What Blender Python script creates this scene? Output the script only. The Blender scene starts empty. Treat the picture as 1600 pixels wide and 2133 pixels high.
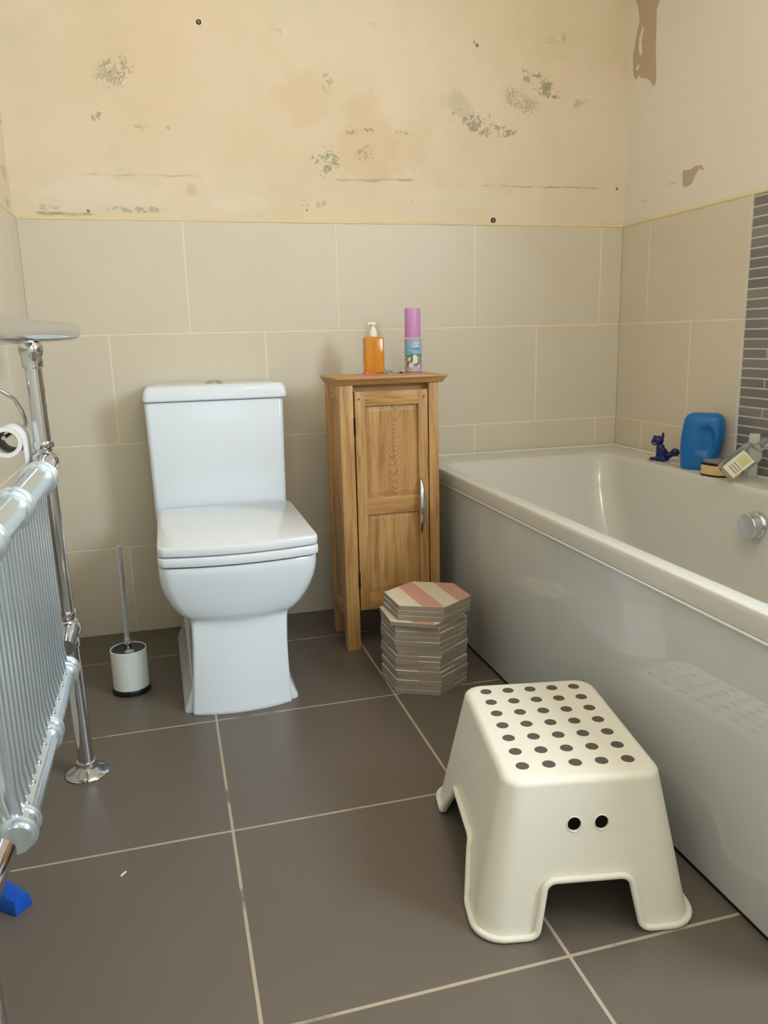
import bpy, bmesh, math, random
from mathutils import Vector, Matrix, Euler
random.seed(7)
SC = bpy.context.scene
COL = SC.collection
PI = math.pi

# ------------------------------------------------------------------ camera, world, lights, exposure
YAW, PITCH, ROLL = 0.2654, 0.2177, -0.0246
cam_d = bpy.data.cameras.new('camera'); cam = bpy.data.objects.new('camera', cam_d); COL.objects.link(cam)
F = Vector((math.sin(YAW)*math.cos(PITCH), math.cos(YAW)*math.cos(PITCH), -math.sin(PITCH)))
R = Vector((math.cos(YAW), -math.sin(YAW), 0)); U = R.cross(F)
R, U = R*math.cos(ROLL)+U*math.sin(ROLL), U*math.cos(ROLL)-R*math.sin(ROLL)
cam.matrix_world = Matrix(((R.x, U.x, -F.x, .3733), (R.y, U.y, -F.y, -2.5813), (R.z, U.z, -F.z, .9255), (0, 0, 0, 1)))
cam_d.sensor_fit = 'HORIZONTAL'; cam_d.sensor_width = 36; cam_d.lens = 36*1636.4/1600
cam_d.clip_start = .02
SC.camera = cam
SC.view_settings.view_transform = 'Standard'
SC.view_settings.look = 'None'; SC.view_settings.gamma = 1; SC.view_settings.use_curve_mapping = False
SC.view_settings.exposure = 0.2
w = bpy.data.worlds.new('daylight'); SC.world = w; w.use_nodes = True
w.node_tree.nodes['Background'].inputs[0].default_value = (.75, .86, 1, 1)
w.node_tree.nodes['Background'].inputs[1].default_value = .4

def area(name, loc, direction, sx, sy, power, col, shape='RECTANGLE'):
    d = bpy.data.lights.new(name, 'AREA'); d.shape = shape; d.size = sx; d.size_y = sy
    d.energy = power; d.color = col
    o = bpy.data.objects.new(name, d); COL.objects.link(o); o.location = loc
    o.rotation_euler = Vector(direction).to_track_quat('-Z', 'Y').to_euler()
    return o
# daylight through the frosted window of the right wall (window runs y -2.95..-1.95, z 1.15..2.05)
area('window_daylight', (2.10, -2.45, 1.60), (-1, 0, -.05), .80, .75, 54, (.76, .89, 1))
# daylight through the window of the wall behind the camera
area('rear_window_daylight', (.75, -3.75, 1.65), (0, 1, -.06), .9, .9, 4, (.74, .88, 1))
LAMP = (1.0, -1.65, 2.28)      # unseen ceiling light, globe form chosen to brighten the upper walls
LAMP_STRENGTH = 54

# ------------------------------------------------------------------ node helpers
def srgb(c):
    if isinstance(c, (tuple, list)):
        return tuple((x/255/12.92 if x/255 <= .04045 else ((x/255+.055)/1.055)**2.4) for x in c[:3]) + (1,)
class NT:
    def __init__(s, name):
        s.m = bpy.data.materials.new(name); s.m.use_nodes = True; s.t = s.m.node_tree; s.n = s.t.nodes
        s.b = s.n['Principled BSDF']
    def new(s, typ, **kw):
        nd = s.n.new(typ)
        for k, v in kw.items(): setattr(nd, k, v)
        return nd
    def put(s, sock, v):
        if v is None: return
        if hasattr(v, 'links') or isinstance(v, bpy.types.NodeSocket): s.t.links.new(v, sock)
        else: sock.default_value = v
    def math(s, op, a, b=None, c=None, clamp=False):
        nd = s.new('ShaderNodeMath', operation=op, use_clamp=clamp)
        for i, v in enumerate((a, b, c)):
            if v is not None: s.put(nd.inputs[i], v)
        return nd.outputs[0]
    def vmath(s, op, a, b=None):
        nd = s.new('ShaderNodeVectorMath', operation=op)
        s.put(nd.inputs[0], a)
        if b is not None: s.put(nd.inputs[1], b)
        return nd.outputs['Value'] if op in ('LENGTH', 'DISTANCE', 'DOT_PRODUCT') else nd.outputs[0]
    def coord(s): return s.new('ShaderNodeTexCoord').outputs['Object']
    def mapping(s, v, scale=(1, 1, 1), loc=(0, 0, 0), rot=(0, 0, 0)):
        nd = s.new('ShaderNodeMapping'); s.put(nd.inputs[0], v)
        nd.inputs['Scale'].default_value = scale; nd.inputs['Location'].default_value = loc; nd.inputs['Rotation'].default_value = rot
        return nd.outputs[0]
    def noise(s, v, scale, detail=4, rough=.5, dist=0, color=False):
        nd = s.new('ShaderNodeTexNoise'); s.put(nd.inputs['Vector'], v)
        nd.inputs['Scale'].default_value = scale; nd.inputs['Detail'].default_value = detail
        nd.inputs['Roughness'].default_value = rough; nd.inputs['Distortion'].default_value = dist
        return nd.outputs['Color' if color else 'Fac']
    def ramp(s, f, stops):
        nd = s.new('ShaderNodeValToRGB'); s.put(nd.inputs[0], f); e = nd.color_ramp.elements
        while len(e) < len(stops): e.new(.5)
        for el, (p, c) in zip(e, stops): el.position = p; el.color = c if len(c) == 4 else (*c, 1)
        return nd.outputs[0]
    def rng(s, f, a, b, c=0, d=1, smooth=False):
        nd = s.new('ShaderNodeMapRange'); s.put(nd.inputs[0], f)
        if smooth: nd.interpolation_type = 'SMOOTHSTEP'
        for i, v in enumerate((a, b, c, d)): nd.inputs[i+1].default_value = v
        return nd.outputs[0]
    def mix(s, f, a, b, blend='MIX'):
        nd = s.new('ShaderNodeMix', data_type='RGBA', blend_type=blend)
        s.put(nd.inputs[0], f); s.put(nd.inputs[6], a); s.put(nd.inputs[7], b)
        return nd.outputs[2]
    def bump(s, h, strength=.2, dist=.002):
        nd = s.new('ShaderNodeBump'); nd.inputs['Strength'].default_value = strength; nd.inputs['Distance'].default_value = dist
        s.put(nd.inputs['Height'], h); s.t.links.new(nd.outputs[0], s.b.inputs['Normal'])
    def set(s, **kw):
        for k, v in kw.items(): s.put(s.b.inputs[k.replace('_', ' ')], v)
        return s.m

def plain(name, c, rough=.5, metal=0, spec=.5, coat=0, var=0, scale=30, trans=0, ior=1.45):
    t = NT(name); c = srgb(c)
    if var:
        v = t.noise(t.coord(), scale, 3)
        col = t.mix(v, tuple(x*(1-var) for x in c[:3])+(1,), tuple(min(1, x*(1+var)) for x in c[:3])+(1,))
        t.set(Base_Color=col)
    else: t.set(Base_Color=c)
    t.set(Roughness=rough, Metallic=metal, Specular_IOR_Level=spec, Coat_Weight=coat, Transmission_Weight=trans, IOR=ior)
    return t.m

# ------------------------------------------------------------------ materials
def plaster(name, base_stops, patches, lines=(), axis='XZ', crack=srgb((160, 152, 128)), rough=.75):
    t = NT(name); co = t.coord()
    warp = t.noise(co, 3, 3, color=True)
    wc = t.vmath('ADD', co, t.vmath('MULTIPLY', t.vmath('SUBTRACT', warp, (.5, .5, .5)), (.35, .35, .35)))
    big = t.noise(wc, 2.3, 6, .6)
    col = t.ramp(big, base_stops)
    blot = t.noise(t.mapping(co, loc=(3, 1, 7)), 1.1, 4, .55)
    col = t.mix(t.rng(blot, .52, .72, 0, .55), col, srgb((224, 196, 160)))
    trow = t.noise(t.mapping(co, scale=(1.2, 1.2, 5), loc=(5, 2, 9)), 2.0, 5, .6)
    col = t.mix(t.rng(trow, .55, .75, 0, .45), col, srgb((226, 214, 192)))
    n1 = t.noise(co, 42, 5, .6, 1.2); n2 = t.noise(t.mapping(co, loc=(9, 4, 2)), 19, 4, .55, .6)
    fine = t.noise(co, 120, 3); n3 = t.noise(t.mapping(co, loc=(1, 8, 3)), 7, 6, .65)
    total = None
    for (x, z, rx, rz, rot, kind, amt) in patches:
        cen = (x, 0, z) if axis == 'XZ' else (0, x, z)
        d = t.vmath('SUBTRACT', co, cen)
        rr = (0, rot, 0) if axis == 'XZ' else (rot, 0, 0)
        sc = (1/rx, 0, 1/rz) if axis == 'XZ' else (0, 1/rx, 1/rz)
        m = t.mapping(d, rot=rr); m = t.vmath('MULTIPLY', m, sc)
        fall = t.rng(t.math('ADD', t.vmath('LENGTH', m), t.math('MULTIPLY', t.math('SUBTRACT', n3, .5), 2.2 if kind in ('pink', 'skim', 'stain') else .5)), .25, 1.05, 1, 0, True)
        if kind == 'crackle':   # thin curling cracks
            th = t.math('ADD', t.math('ABSOLUTE', t.math('SUBTRACT', n1, .5)), t.math('MULTIPLY', t.math('SUBTRACT', 1, fall), .09))
            k = t.rng(th, .014, .045, 1, 0, True)
            k2 = t.rng(t.math('MULTIPLY', n2, fall), .52, .62, 0, .5, True)
            k = t.math('MAXIMUM', t.math('MULTIPLY', k, fall), k2)
        elif kind == 'spots':
            k = t.rng(t.math('ADD', t.math('MULTIPLY', n1, .6), t.math('MULTIPLY', fall, .32)), .60, .66, 0, 1, True)
        else:                   # soft stain
            k = t.rng(t.math('MULTIPLY', t.math('ADD', n2, .45), fall), .15, .75, 0, .7, True)
        k = t.math('MULTIPLY', k, amt*(.6 if kind == 'skim' else 1))
        if kind == 'pink': col = t.mix(k, col, srgb((220, 190, 156)))
        elif kind == 'skim': col = t.mix(k, col, srgb((230, 222, 202)))
        else: total = k if total is None else t.math('MAXIMUM', total, k)
    for (x0, z0, x1, z1, wd, amt) in lines:
        d = t.vmath('SUBTRACT', co, ((x0+x1)/2, 0, (z0+z1)/2) if axis == 'XZ' else (0, (x0+x1)/2, (z0+z1)/2))
        sp = t.new('ShaderNodeSeparateXYZ'); t.put(sp.inputs[0], t.vmath('ADD', d, t.vmath('MULTIPLY', t.vmath('SUBTRACT', t.noise(co, 25, 3, color=True), (.5, .5, .5)), (.012, .012, .012))))
        xx = sp.outputs[0] if axis == 'XZ' else sp.outputs[1]
        slope = (z1-z0)/(x1-x0)
        dz = t.math('ABSOLUTE', t.math('SUBTRACT', sp.outputs[2], t.math('MULTIPLY', xx, slope)))
        k = t.math('MULTIPLY', t.rng(dz, wd*.3, wd, 1, 0, True), t.rng(t.math('ABSOLUTE', xx), abs(x1-x0)*.42, abs(x1-x0)*.52, 1, 0, True))
        k = t.math('MULTIPLY', t.math('MULTIPLY', k, t.rng(n2, .38, .6, .15, 1)), amt)
        total = k if total is None else t.math('MAXIMUM', total, k)
    if total is not None: col = t.mix(total, col, crack)
    t.set(Base_Color=col, Roughness=rough, Specular_IOR_Level=.3)
    h = t.math('ADD', t.math('MULTIPLY', big, 1.5), t.math('MULTIPLY', fine, .15))
    if total is not None: h = t.math('SUBTRACT', h, t.math('MULTIPLY', total, .6))
    t.bump(h, .25, .004)
    return t.m

BASE = [(.30, srgb((216, 203, 174))), (.45, srgb((223, 209, 180))), (.55, srgb((229, 211, 186))), (.72, srgb((226, 216, 192)))]
PATCHES = [
 (.305, 1.690, .125, .085, .55, 'crackle', 1), (.246, 1.571, .045, .03, 0, 'spots', .8), (.37, 1.548, .05, .015, -.1, 'crackle', .7),
 (.45, 1.548, .03, .012, 0, 'spots', .6), (.915, 1.470, .095, .105, .4, 'spots', .9), (.93, 1.70, .05, .06, 0, 'spots', .55),
 (1.045, 1.500, .07, .045, .3, 'crackle', .75), (1.02, 1.560, .12, .022, .1, 'spots', .75), (1.17, 1.565, .06, .015, 0, 'spots', .7),
 (1.42, 1.605, .22, .07, -.3, 'spots', .85), (1.65, 1.730, .17, .06, -.45, 'spots', .9), (1.58, 1.675, .15, .07, -.4, 'crackle', .7),
 (1.53, 1.575, .08, .02, .25, 'spots', .8), (1.71, 1.87, .10, .04, .3, 'spots', .45), (1.80, 1.68, .09, .05, 0, 'spots', .45),
 (1.36, 1.66, .08, .05, -.5, 'stain', .35), (.07, 1.9, .05, .05, 0, 'spots', .3), (.87, 1.345, .09, .035, 0, 'spots', .6),
 (.33, 1.318, .20, .018, 0, 'spots', .6), (1.03, 1.53, .17, .16, 0, 'pink', .75), (.86, 1.64, .14, .12, 0, 'pink', .6), (1.2, 1.5, .1, .14, 0, 'pink', .5),
 (.50, 1.375, .03, .035, 0, 'stain', .35), (.25, 1.37, .28, .05, 0, 'skim', .9), (.66, 1.345, .16, .035, 0, 'skim', .7), (1.35, 1.37, .35, .04, 0, 'skim', .55),
 (1.20, 1.355, .018, .02, .5, 'crackle', .7), (1.08, 1.87, .02, .012, 0, 'crackle', .4), (.78, 1.83, .05, .02, -.4, 'spots', .35), (.09, 1.32, .10, .015, 0, 'spots', .5)]
LINES = [(.16, 1.412, .54, 1.416, .004, .45), (.94, 1.417, 1.21, 1.422, .0055, .65), (1.43, 1.412, 1.88, 1.414, .004, .6), (.536, 1.42, .5361, 1.34, .004, 0), (.05, 1.303, .22, 1.303, .006, .8)]
M_PLASTER = plaster('old_plaster', BASE, PATCHES, LINES)
M_PLASTER_R = plaster('pale_plaster', [(.3, srgb((226, 222, 208))), (.5, srgb((229, 222, 209))), (.7, srgb((232, 228, 214)))],
                      [(-.25, 1.385, .05, .008, -.1, 'stain', .5), (-.12, 1.355, .05, .01, 0, 'stain', .4)], axis='YZ')
M_PLASTER_L = plaster('side_plaster', BASE, [(0, 1.55, .12, .03, 0, 'crackle', 1), (-.06, 1.40, .12, .05, 0, 'spots', .8), (-.05, 1.32, .1, .03, 0, 'spots', .6)], axis='YZ')
M_PAINT = plain('painted_wall', (226, 218, 200), .8, var=.03, scale=3)
M_CEIL = plain('ceiling_paint', (236, 232, 222), .85)
def tile_mat(name, c1, c2, rough, bumpy=.04, fleck=.04):
    t = NT(name); co = t.coord()
    n = t.noise(co, 260, 2, .6); m = t.noise(co, 5, 4)
    col = t.mix(m, srgb(c1), srgb(c2))
    col = t.mix(t.math('MULTIPLY', t.rng(n, .35, .65), fleck*4), col, srgb(tuple(x*.86 for x in c1)))
    t.set(Base_Color=col, Roughness=t.rng(m, .3, .7, rough-.04, rough+.05), Specular_IOR_Level=.5)
    t.bump(n, bumpy, .001)
    return t.m
M_WTILE = tile_mat('beige_wall_tile', (212, 201, 180), (219, 210, 190), .42)
M_WGROUT = plain('wall_grout', (232, 220, 196), .85)
M_CAULK = plain('cream_edge_bead', (228, 208, 168), .6, var=.08, scale=12)
M_FTILE = tile_mat('dark_floor_tile', (100, 91, 82), (109, 99, 89), .40, .05, .06)
t = NT('floor_grout'); co = t.coord(); t.set(Base_Color=t.mix(t.rng(t.noise(co, 9, 5), .33, .42), srgb((120, 107, 93)), srgb((176, 160, 140))), Roughness=.9); M_FGROUT = t.m
M_CERAMIC = plain('white_ceramic', (228, 236, 243), .10, spec=.55)
M_SEATPL = plain('white_seat_plastic', (232, 236, 240), .16, spec=.5)
M_CHROME = plain('chrome', (208, 210, 214), .07, 1)
t = NT('chrome_painted_reflection'); co = t.coord(); n = t.noise(t.mapping(co, scale=(1, 1, .03)), 90, 3, .6)
t.set(Base_Color=t.mix(n, srgb((196, 212, 222)), srgb((226, 236, 242))), Metallic=.85, Roughness=t.rng(n, .3, .7, .16, .28)); M_CHROME_REFL = t.m  # pale blue streaks paint the reflected window light into the metal colour
M_BATH = plain('bath_acrylic', (206, 203, 195), .14, spec=.5)
M_PANEL = plain('bath_panel_gloss', (197, 199, 198), .03, spec=.9)
M_STOOL = plain('cream_plastic', (230, 225, 211), .38, spec=.45)
M_GRIP = plain('grey_rubber_dot', (88, 80, 72), .7)
M_BLACK = plain('black_plastic', (16, 16, 24), .3)
M_DARK = plain('dark_void', (14, 13, 12), .9)
M_BLUE = plain('blue_bottle_plastic', (22, 104, 172), .33, spec=.5)
M_NAVY = plain('navy_toy_plastic', (20, 32, 96), .35, var=.25, scale=45)
M_BLUEBOX = plain('bright_blue_plastic', (12, 78, 178), .35)
M_PAPER = plain('tissue_paper', (236, 236, 234), .95)
M_CARD = plain('grey_card', (176, 168, 156), .9)
M_HOLDER = plain('white_holder_glaze', (226, 232, 228), .15, spec=.55)
M_AMBER = plain('amber_soap', (246, 168, 56), .12, trans=.45, ior=1.4)
M_PUMP = plain('white_pump_plastic', (240, 234, 222), .35)
M_LILAC = plain('lilac_cap', (206, 148, 200), .35)
M_PINK = plain('pink_plastic', (226, 92, 132), .4)
M_PINKG = plain('pink_glaze', (206, 156, 138), .28)
M_CREAMG = plain('cream_glaze', (222, 212, 188), .28)
M_BISC = plain('tile_biscuit', (150, 141, 126), .85, var=.08, scale=60)
M_BROWN = plain('bare_brown_plaster', (192, 170, 144), .85, var=.06, scale=14)
M_CLEAR = plain('clear_plastic', (235, 240, 238), .12, trans=.9, ior=1.3)
M_TAN = plain('tan_foam', (214, 184, 128), .8, var=.1, scale=60)
M_SILVERGREY = plain('grey_scourer', (120, 120, 122), .7)
M_LABEL = plain('pale_label', (232, 228, 204), .5)
M_LABELG = plain('yellow_green_print', (206, 208, 150), .5)
M_TUBE = plain('pale_grey_plastic', (190, 188, 174), .4)
M_YELLOW = plain('yellow_plastic', (214, 176, 84), .5)
M_GLASS = plain('frosted_glass', (240, 246, 250), .5, trans=1, ior=1.02)
M_WOODW = plain('white_frame_paint', (236, 236, 232), .4)
M_HINGE = plain('blackened_metal', (40, 30, 22), .5, .5)

def oak(name, axis='Z', base=(184, 140, 86), dark=(138, 96, 52), light=(206, 164, 110), cathedral=False, off=(0, 0, 0)):
    t = NT(name); co = t.mapping(t.coord(), loc=off)
    st = {'Z': (1, 1, .07), 'X': (.07, 1, 1), 'Y': (1, .07, 1)}[axis]
    s = t.mapping(co, scale=st)
    g1 = t.noise(s, 55, 6, .65, .4); g2 = t.noise(s, 190, 3, .6); lo = t.noise(s, 9, 3)
    col = t.ramp(g1, [(.3, srgb(dark)), (.47, srgb(base)), (.7, srgb(light))])
    col = t.mix(t.rng(g2, .52, .70, 0, .45), col, srgb(dark))
    col = t.mix(t.rng(lo, .4, .7, 0, .3), col, srgb((176, 130, 76)))
    if cathedral:
        sp = t.new('ShaderNodeSeparateXYZ'); t.put(sp.inputs[0], co)
        wv = t.noise(co, 7, 2)
        x = t.math('SUBTRACT', sp.outputs[0], .004)
        par = t.math('ADD', t.math('SUBTRACT', t.math('MULTIPLY', sp.outputs[2], 1.0), t.math('MULTIPLY', t.math('MULTIPLY', x, x), 45)), t.math('MULTIPLY', wv, .15))
        ring = t.math('SINE', t.math('MULTIPLY', par, 380))
        fade = t.rng(t.math('ABSOLUTE', x), .02, .052, 1, 0, True)
        col = t.mix(t.math('MULTIPLY', t.rng(ring, .1, 1, 0, .45), fade), col, srgb(dark))
    t.set(Base_Color=col, Roughness=.42, Specular_IOR_Level=.4)
    t.bump(g1, .12, .001)
    return t.m
M_OAKZ = oak('oak_upright'); M_OAKX = oak('oak_crosswise', 'X'); M_OAKY = oak('oak_lengthwise', 'Y')
M_OAKP = oak('oak_figured', cathedral=True)
M_OAKQ = oak('oak_panel', off=(2, 1, 4))
M_OAKS = oak('oak_side', off=(3, 5, 1), base=(170, 130, 84))

def mosaic_mat():
    t = NT('grey_strip_mosaic'); sp = t.new('ShaderNodeSeparateXYZ'); t.put(sp.inputs[0], t.coord())
    row = t.math('FLOOR', t.math('DIVIDE', sp.outputs[2], .0272))
    n = t.new('ShaderNodeTexWhiteNoise', noise_dimensions='1D'); t.put(n.inputs['W'], row)
    col = t.mix(n.outputs[0], srgb((112, 108, 106)), srgb((134, 130, 127)))
    t.set(Base_Color=col, Roughness=.25, Specular_IOR_Level=.6)
    return t.m
M_MOSAIC = mosaic_mat(); M_MGROUT = plain('mosaic_grout', (196, 192, 186), .8)

def can_mat():
    t = NT('printed_can_label'); co = t.coord(); sp = t.new('ShaderNodeSeparateXYZ'); t.put(sp.inputs[0], co)
    z = sp.outputs[2]; n = t.noise(co, 70, 3, color=False)
    zz = t.math('ADD', z, t.math('MULTIPLY', t.math('SUBTRACT', n, .5), .030))
    col = t.ramp(t.rng(zz, .0, .10), [(.0, srgb((206, 172, 196))), (.17, srgb((190, 168, 184))), (.24, srgb((112, 116, 112))), (.42, srgb((150, 158, 140))), (.50, srgb((76, 122, 96))), (.58, srgb((128, 186, 208))), (.8, srgb((140, 180, 214))), (1, srgb((174, 176, 214)))])
    v = t.new('ShaderNodeTexVoronoi'); t.put(v.inputs['Vector'], co); v.inputs['Scale'].default_value = 75
    low = t.rng(z, .012, .018); hi = t.rng(z, .052, .045)
    k = t.math('MULTIPLY', t.math('MULTIPLY', low, hi), t.rng(v.outputs['Distance'], .34, .42, 1, 0))
    col = t.mix(k, col, srgb((232, 226, 214)))
    t.set(Base_Color=col, Roughness=.35)
    return t.m
M_CAN = can_mat()

# ------------------------------------------------------------------ mesh helpers
def world_loc(p):
    v = Vector((0, 0, 0))
    while p is not None: v += p.location; p = p.parent
    return v
def link(name, me, mats, parent=None, local=False, smooth=None):
    if parent is not None and not local:
        me.transform(Matrix.Translation(-world_loc(parent)))
    o = bpy.data.objects.new(name, me); COL.objects.link(o)
    for m in (mats if isinstance(mats, (list, tuple)) else [mats]): me.materials.append(m)
    if parent is not None: o.parent = parent
    if smooth is not None:
        for p in me.polygons: p.use_smooth = True
        me.set_sharp_from_angle(angle=math.radians(smooth))
    return o
def obj(name, bm, mats, parent=None, local=False, smooth=None, bevel=0, seg=2):
    bmesh.ops.remove_doubles(bm, verts=bm.verts, dist=1e-6)
    bmesh.ops.recalc_face_normals(bm, faces=bm.faces)
    if bevel:
        es = [e for e in bm.edges if len(e.link_faces) == 2 and e.calc_face_angle(0) > .5]
        bmesh.ops.bevel(bm, geom=es, offset=bevel, segments=seg, profile=.6, affect='EDGES', clamp_overlap=True)
        if smooth is None: smooth = 40
    me = bpy.data.meshes.new(name); bm.to_mesh(me); bm.free()
    return link(name, me, mats, parent, local, smooth)
def apply_mods(o):
    dg = bpy.context.evaluated_depsgraph_get()
    me = bpy.data.meshes.new_from_object(o.evaluated_get(dg))
    old = o.data; o.modifiers.clear(); o.data = me; bpy.data.meshes.remove(old)
def tag(o, label=None, cat=None, group=None, kind=None):
    if label: o['label'] = label
    if cat: o['category'] = cat
    if group: o['group'] = group
    if kind: o['kind'] = kind
    return o
def thing(name, loc, label, cat, rz=0, group=None):
    o = bpy.data.objects.new(name, None); COL.objects.link(o); o.location = loc; o.rotation_euler.z = rz
    o.empty_display_size = .05
    return tag(o, label, cat, group)
def box(bm, x0, x1, y0, y1, z0, z1, mi=0):
    vs = [bm.verts.new((x, y, z)) for z in (z0, z1) for x, y in ((x0, y0), (x1, y0), (x1, y1), (x0, y1))]
    for f in ((0, 3, 2, 1), (4, 5, 6, 7), (0, 1, 5, 4), (1, 2, 6, 5), (2, 3, 7, 6), (3, 0, 4, 7)):
        bm.faces.new([vs[i] for i in f]).material_index = mi
    return vs
def B(*a, mi=0):
    bm = bmesh.new(); box(bm, *a, mi=mi); return bm
def loft(bm, loops, cap0=True, cap1=True, mi=0, closed=True):
    rows = [[bm.verts.new(p) for p in l] for l in loops]; n = len(rows[0])
    for a, b in zip(rows, rows[1:]):
        for i in range(n if closed else n-1):
            j = (i+1) % n; bm.faces.new((a[i], a[j], b[j], b[i])).material_index = mi
    if cap0: bm.faces.new(rows[0][::-1]).material_index = mi
    if cap1: bm.faces.new(rows[-1]).material_index = mi
    return rows
def rrect(x0, x1, y0, y1, r, z, n=6):
    pts = []
    for cx, cy, a0 in ((x1-r, y1-r, 0), (x0+r, y1-r, 90), (x0+r, y0+r, 180), (x1-r, y0+r, 270)):
        for k in range(n+1):
            a = math.radians(a0+90*k/n); pts.append((cx+r*math.cos(a), cy+r*math.sin(a), z))
    return pts
def circle(c, r, n=32, axis=(0, 0, 1)):
    q = Vector(axis).to_track_quat('Z', 'Y'); c = Vector(c)
    return [tuple(c+q @ Vector((r*math.cos(2*PI*k/n), r*math.sin(2*PI*k/n), 0))) for k in range(n)]
def lathe(bm, c, prof, n=36, axis=(0, 0, 1), cap0=True, cap1=True, mi=0):
    ax = Vector(axis).normalized()
    loft(bm, [circle(Vector(c)+ax*h, max(r, 1e-4), n, axis) for r, h in prof], cap0, cap1, mi)
def tube(bm, pts, r, n=16, cap=True, mi=0, closed=False):
    pts = [Vector(p) for p in pts]; loops = []; N = len(pts)
    prev = None
    for i, p in enumerate(pts):
        if closed: d = (pts[(i+1) % N]-pts[i-1]).normalized()
        else: d = (pts[min(i+1, N-1)]-pts[max(i-1, 0)]).normalized()
        if prev is None: u = d.orthogonal().normalized()
        else: u = (prev-d*prev.dot(d)).normalized()
        prev = u; v = d.cross(u); rr = r[i] if isinstance(r, (list, tuple)) else r
        loops.append([tuple(p+(u*math.cos(2*PI*k/n)+v*math.sin(2*PI*k/n))*rr) for k in range(n)])
    if closed:
        loops.append(loops[0]); loft(bm, loops, False, False, mi)
    else: loft(bm, loops, cap, cap, mi)
def ellipsoid(bm, c, r, seg=20, rot=None, mi=0):
    m = Matrix.Translation(c) @ (rot.to_matrix().to_4x4() if rot else Matrix()) @ Matrix.Diagonal((*r, 1))
    ret = bmesh.ops.create_uvsphere(bm, u_segments=seg, v_segments=seg//2+2, radius=1, matrix=m)
def prism(bm, pts, z0, z1, mi=0):
    loft(bm, [[(x, y, z0) for x, y in pts], [(x, y, z1) for x, y in pts]], mi=mi)
def arc(c, r, a0, a1, n, plane='XZ'):
    out = []
    for k in range(n+1):
        a = a0+(a1-a0)*k/n; x, y = r*math.cos(a), r*math.sin(a)
        out.append({'XZ': (c[0]+x, c[1], c[2]+y), 'YZ': (c[0], c[1]+x, c[2]+y), 'XY': (c[0]+x, c[1]+y, c[2])}[plane])
    return out

# ------------------------------------------------------------------ room shell
W, T, CEIL, YF = 1.9725, 1.288, 2.45, -3.7
TH = .333; ROWS = [T, T-TH, T-2*TH, T-3*TH, 0.0]
floor = obj('floor', B(-.1, W+.1, YF-.1, .1, -.10, -.0004), M_FGROUT); tag(floor, kind='structure')
FX, FW, FY, FD = .4315, .4665, -.2448, .4736; G = .0027
bm = bmesh.new()
xs = [0]+[FX+FW*k for k in range(0, 4) if FX+FW*k < W]+[W]; ys = [0]+[FY-FD*k for k in range(8)]
for x0, x1 in zip(xs, xs[1:]):
    for y1, y0 in zip(ys, ys[1:]):
        y0 = max(y0, YF)
        if y0 >= y1: continue
        box(bm, x0+(G if x0 > 0 else 0), x1-(G if x1 < W else 0), y0+G, y1-(G if y1 < 0 else 0), -.006, 0)
fl = obj('floor_tiling', bm, M_FTILE, floor, bevel=.0005, seg=1)
ceil = tag(obj('ceiling', B(-.1, W+.1, YF-.1, .1, CEIL, CEIL+.1), M_CEIL), kind='structure')
TT = .009   # tile thickness proud of the plaster
wb = tag(obj('wall_back', B(-.1, W+.1, TT, .12, 0, CEIL), M_PLASTER), kind='structure')
def tile_wall(parent, axis, pos, sgn, cols_by_row, lo, hi):
    """tiles on a wall; axis 'X' = wall spans x at y=pos, axis 'Y' = wall spans y at x=pos"""
    bm = bmesh.new(); g = .0026
    for r in range(4):
        z1, z0 = ROWS[r], ROWS[r+1]
        cs = [lo]+[c for c in cols_by_row[r % 2] if lo < c < hi]+[hi]
        for a, b in zip(cs, cs[1:]):
            a2, b2 = a+(g if a > lo else 0), b-(g if b < hi else 0)
            if axis == 'X': box(bm, a2, b2, pos, pos+TT*.9, z0+(g if z0 > 0 else 0), z1-(g if r else 0))
            else: box(bm, min(pos, pos+sgn*TT*.9), max(pos, pos+sgn*TT*.9), a2, b2, z0+(g if z0 > 0 else 0), z1-(g if r else 0))
    o = obj('wall_tiling', bm, M_WTILE, parent, bevel=.0007, seg=1)
    if axis == 'X': bg = B(lo, hi, pos+.0006, pos+TT, 0, T-.002)
    else: bg = B(min(pos+sgn*.0006, pos+sgn*TT), max(pos+sgn*.0006, pos+sgn*TT), lo, hi, 0, T-.002)
    obj('tile_grout', bg, M_WGROUT, parent)
WT = .4744
tile_wall(wb, 'X', 0, 1, [[.4646+WT*k for k in range(5)], [.2221+WT*k for k in range(5)]], 0, W)
wr_bm = bmesh.new()
wy0, wy1, wz0, wz1 = -2.95, -1.95, 1.15, 2.05
box(wr_bm, W+TT, W+.16, YF, .1, 0, wz0); box(wr_bm, W+TT, W+.16, YF, .1, wz1, CEIL)
box(wr_bm, W+TT, W+.16, YF, wy0, wz0, wz1); box(wr_bm, W+TT, W+.16, wy1, .1, wz0, wz1)
wr = tag(obj('wall_right', wr_bm, M_PLASTER_R), kind='structure')
MY = -.638  # mosaic starts here
tile_wall(wr, 'Y', W, 1, [[-.1644-WT*k for k in range(1, -1, -1)], [-.407]], MY, 0)
wl = tag(obj('wall_left', B(-.1, -TT, YF, .1, 0, CEIL), M_PLASTER_L), kind='structure')
tile_wall(wl, 'Y', 0, -1, [[-.16-WT*k for k in range(8, -1, -1)], [-.40-WT*k for k in range(8, -1, -1)]], YF, 0)
wf_bm = bmesh.new()
box(wf_bm, -.1, .3, YF-.1, YF, 0, CEIL); box(wf_bm, 1.2, W+.1, YF-.1, YF, 0, CEIL)
box(wf_bm, .3, 1.2, YF-.1, YF, 0, 1.2); box(wf_bm, .3, 1.2, YF-.1, YF, 2.1, CEIL)
tag(obj('wall_front', wf_bm, M_PAINT), kind='structure')
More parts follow.
